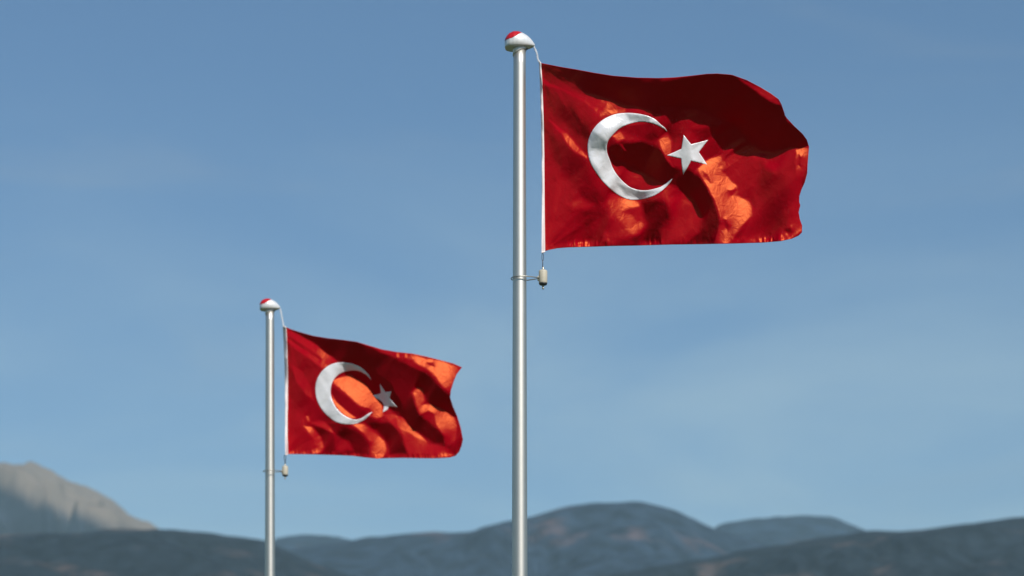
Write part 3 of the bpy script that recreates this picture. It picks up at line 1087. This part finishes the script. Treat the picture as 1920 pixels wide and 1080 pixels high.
f_cout = k7([(598, 270), (582, 235), (560, 205), (500, 150), (420, 115), (340, 102), (260, 105), (180, 135), (110, 200), (70, 280), (58, 360), (70, 450), (110, 540), (170, 610), (240, 665),
             (310, 692), (390, 697), (460, 690), (530, 655), (580, 610), (610, 575)])
f_cin = k7([(610, 575), (560, 600), (500, 640), (440, 652), (380, 635), (320, 600), (260, 540), (220, 460), (205, 390), (212, 320), (240, 260), (290, 215), (350, 188), (420, 178), (480, 185),
            (540, 215), (575, 245), (598, 270)])
emblem('crescent', FF, np.r_[catmull(f_cout, 4)[:-1], catmull(f_cin, 4)[:-1]], M['white_satin'], ff, o_f, 1.4)
f_star = k7([(682, 308), (708, 350), (735, 388), (789, 380), (775, 445), (808, 485), (848, 530), (765, 522), (758, 550), (735, 568), (708, 582), (716, 545), (720, 512), (700, 480), (672, 455),
             (645, 445), (612, 418), (640, 412), (664, 408), (690, 395), (685, 350)])
emblem('star', FF, f_star, M['white_satin'], ff, o_f, 1.4)
f_edge = [c5(*p) for p in [(176, 205), (180, 300), (184, 400), (187, 520), (188, 650), (188, 800), (189, 915)]]
f_inner = [c5(*p) for p in [(195, 213), (199, 300), (202, 400), (204, 520), (204, 650), (204, 800), (206, 911)]]
band('hoist_band', FF, f_edge, f_inner, M['tape'], ff, o_f)


# ------------------------------------------------------------------ ropes and clips
def rope(pts_px, dist, r_px, label, twist_len=6.0):
    """two-strand twisted cord from the finial to the flag"""
    sc = dist / FPX
    P = [Vector(px2w(x, y, dist)) for x, y in pts_px]
    cp = catmull([tuple(p) for p in P], 14)
    org = Vector(cp[0])
    v, f = [], []
    L = 0.0
    paths = ([], [])
    for i, p in enumerate(cp):
        if i:
            L += float(np.linalg.norm(cp[i] - cp[i - 1]))
        a = 2 * math.pi * L / (twist_len * sc)
        d = Vector((math.cos(a), math.sin(a), 0)) * r_px * sc * (0.85 + 0.55 * math.sin(i * 0.37) ** 2)
        paths[0].append(Vector(p) - org + d)
        paths[1].append(Vector(p) - org - d)
    for q in paths:
        tube(q, r_px * sc * 0.62, 8, v=v, f=f)
    o = link('halyard', v, f, M['rope'], None, loc=org)
    return tag(o, label, 'rope', 'cords holding the flags')


rope([(1000.5, 86), (1002.5, 91), (1005.5, 97), (1007.3, 103), (1008.2, 110), (1011.5, 117)], DN, 1.15, 'short white twisted cord from the foreground finial to the larger flag')
rope([(525.5, 579.5), (527.0, 586), (528.5, 594), (530.0, 602), (531.8, 611)], DF, 1.0, 'short white cord from the far pole\'s finial to the smaller flag')


def snap(pts_px, dist, parent, org):
    sc = dist / FPX
    v, f = [], []
    (x0, y0), (x1, y1) = pts_px
    n = 14
    ymid = y0 + (y1 - y0) * 0.55
    # a long hook loop over a small eye
    for (ya, yb, w, rot) in ((y0, ymid, 1.6, 0.3), (ymid - 2.5 * sc / U * U / sc * 0.8, y1, 1.9, 1.4)):
        path = []
        for k in range(n):
            a = 2 * math.pi * k / n
            cx = x0 + (x1 - x0) * ((ya + yb) / 2 - y0) / (y1 - y0)
            dx = w * math.cos(a)
            p = Vector(px2w(cx + dx * math.cos(rot), (ya + yb) / 2 - (yb - ya) / 2 * math.sin(a), dist)) - Vector(org)
            p.y += dx * math.sin(rot) * sc
            path.append(p)
        tube(path, 0.55 * sc, 8, True, v, f)
    return link('snap_hook', v, f, M['dark_steel'], parent)


snap([(1017.5, 474), (1017.6, 503)], DN, nf, o_n)
snap([(534.3, 853), (534.8, 873)], DF, ff, o_f)

# ------------------------------------------------------------------ haze
hm = bpy.data.materials.new('haze_air')
hm.use_nodes = True
hn = hm.node_tree
hn.nodes.clear()
ho = hn.nodes.new('ShaderNodeOutputMaterial')
hv = hn.nodes.new('ShaderNodeVolumePrincipled')
hv.inputs['Color'].default_value = (0.62, 0.92, 1.0, 1)
hv.inputs['Density'].default_value = 4.4e-5
hv.inputs['Anisotropy'].default_value = 0.0
hn.links.new(hv.outputs['Volume'], ho.inputs['Volume'])
x0, x1, y0, y1, z0, z1 = -31000, 31000, -31000, 31000, -25, 2080
hb = [(x, y, z) for z in (z0, z1) for x, y in ((x0, y0), (x1, y0), (x1, y1), (x0, y1))]
haze = link('haze', hb, [(3, 2, 1, 0), (4, 5, 6, 7), (0, 1, 5, 4), (1, 2, 6, 5), (2, 3, 7, 6), (3, 0, 4, 7)], hm, smooth=False)
haze['kind'] = 'stuff'
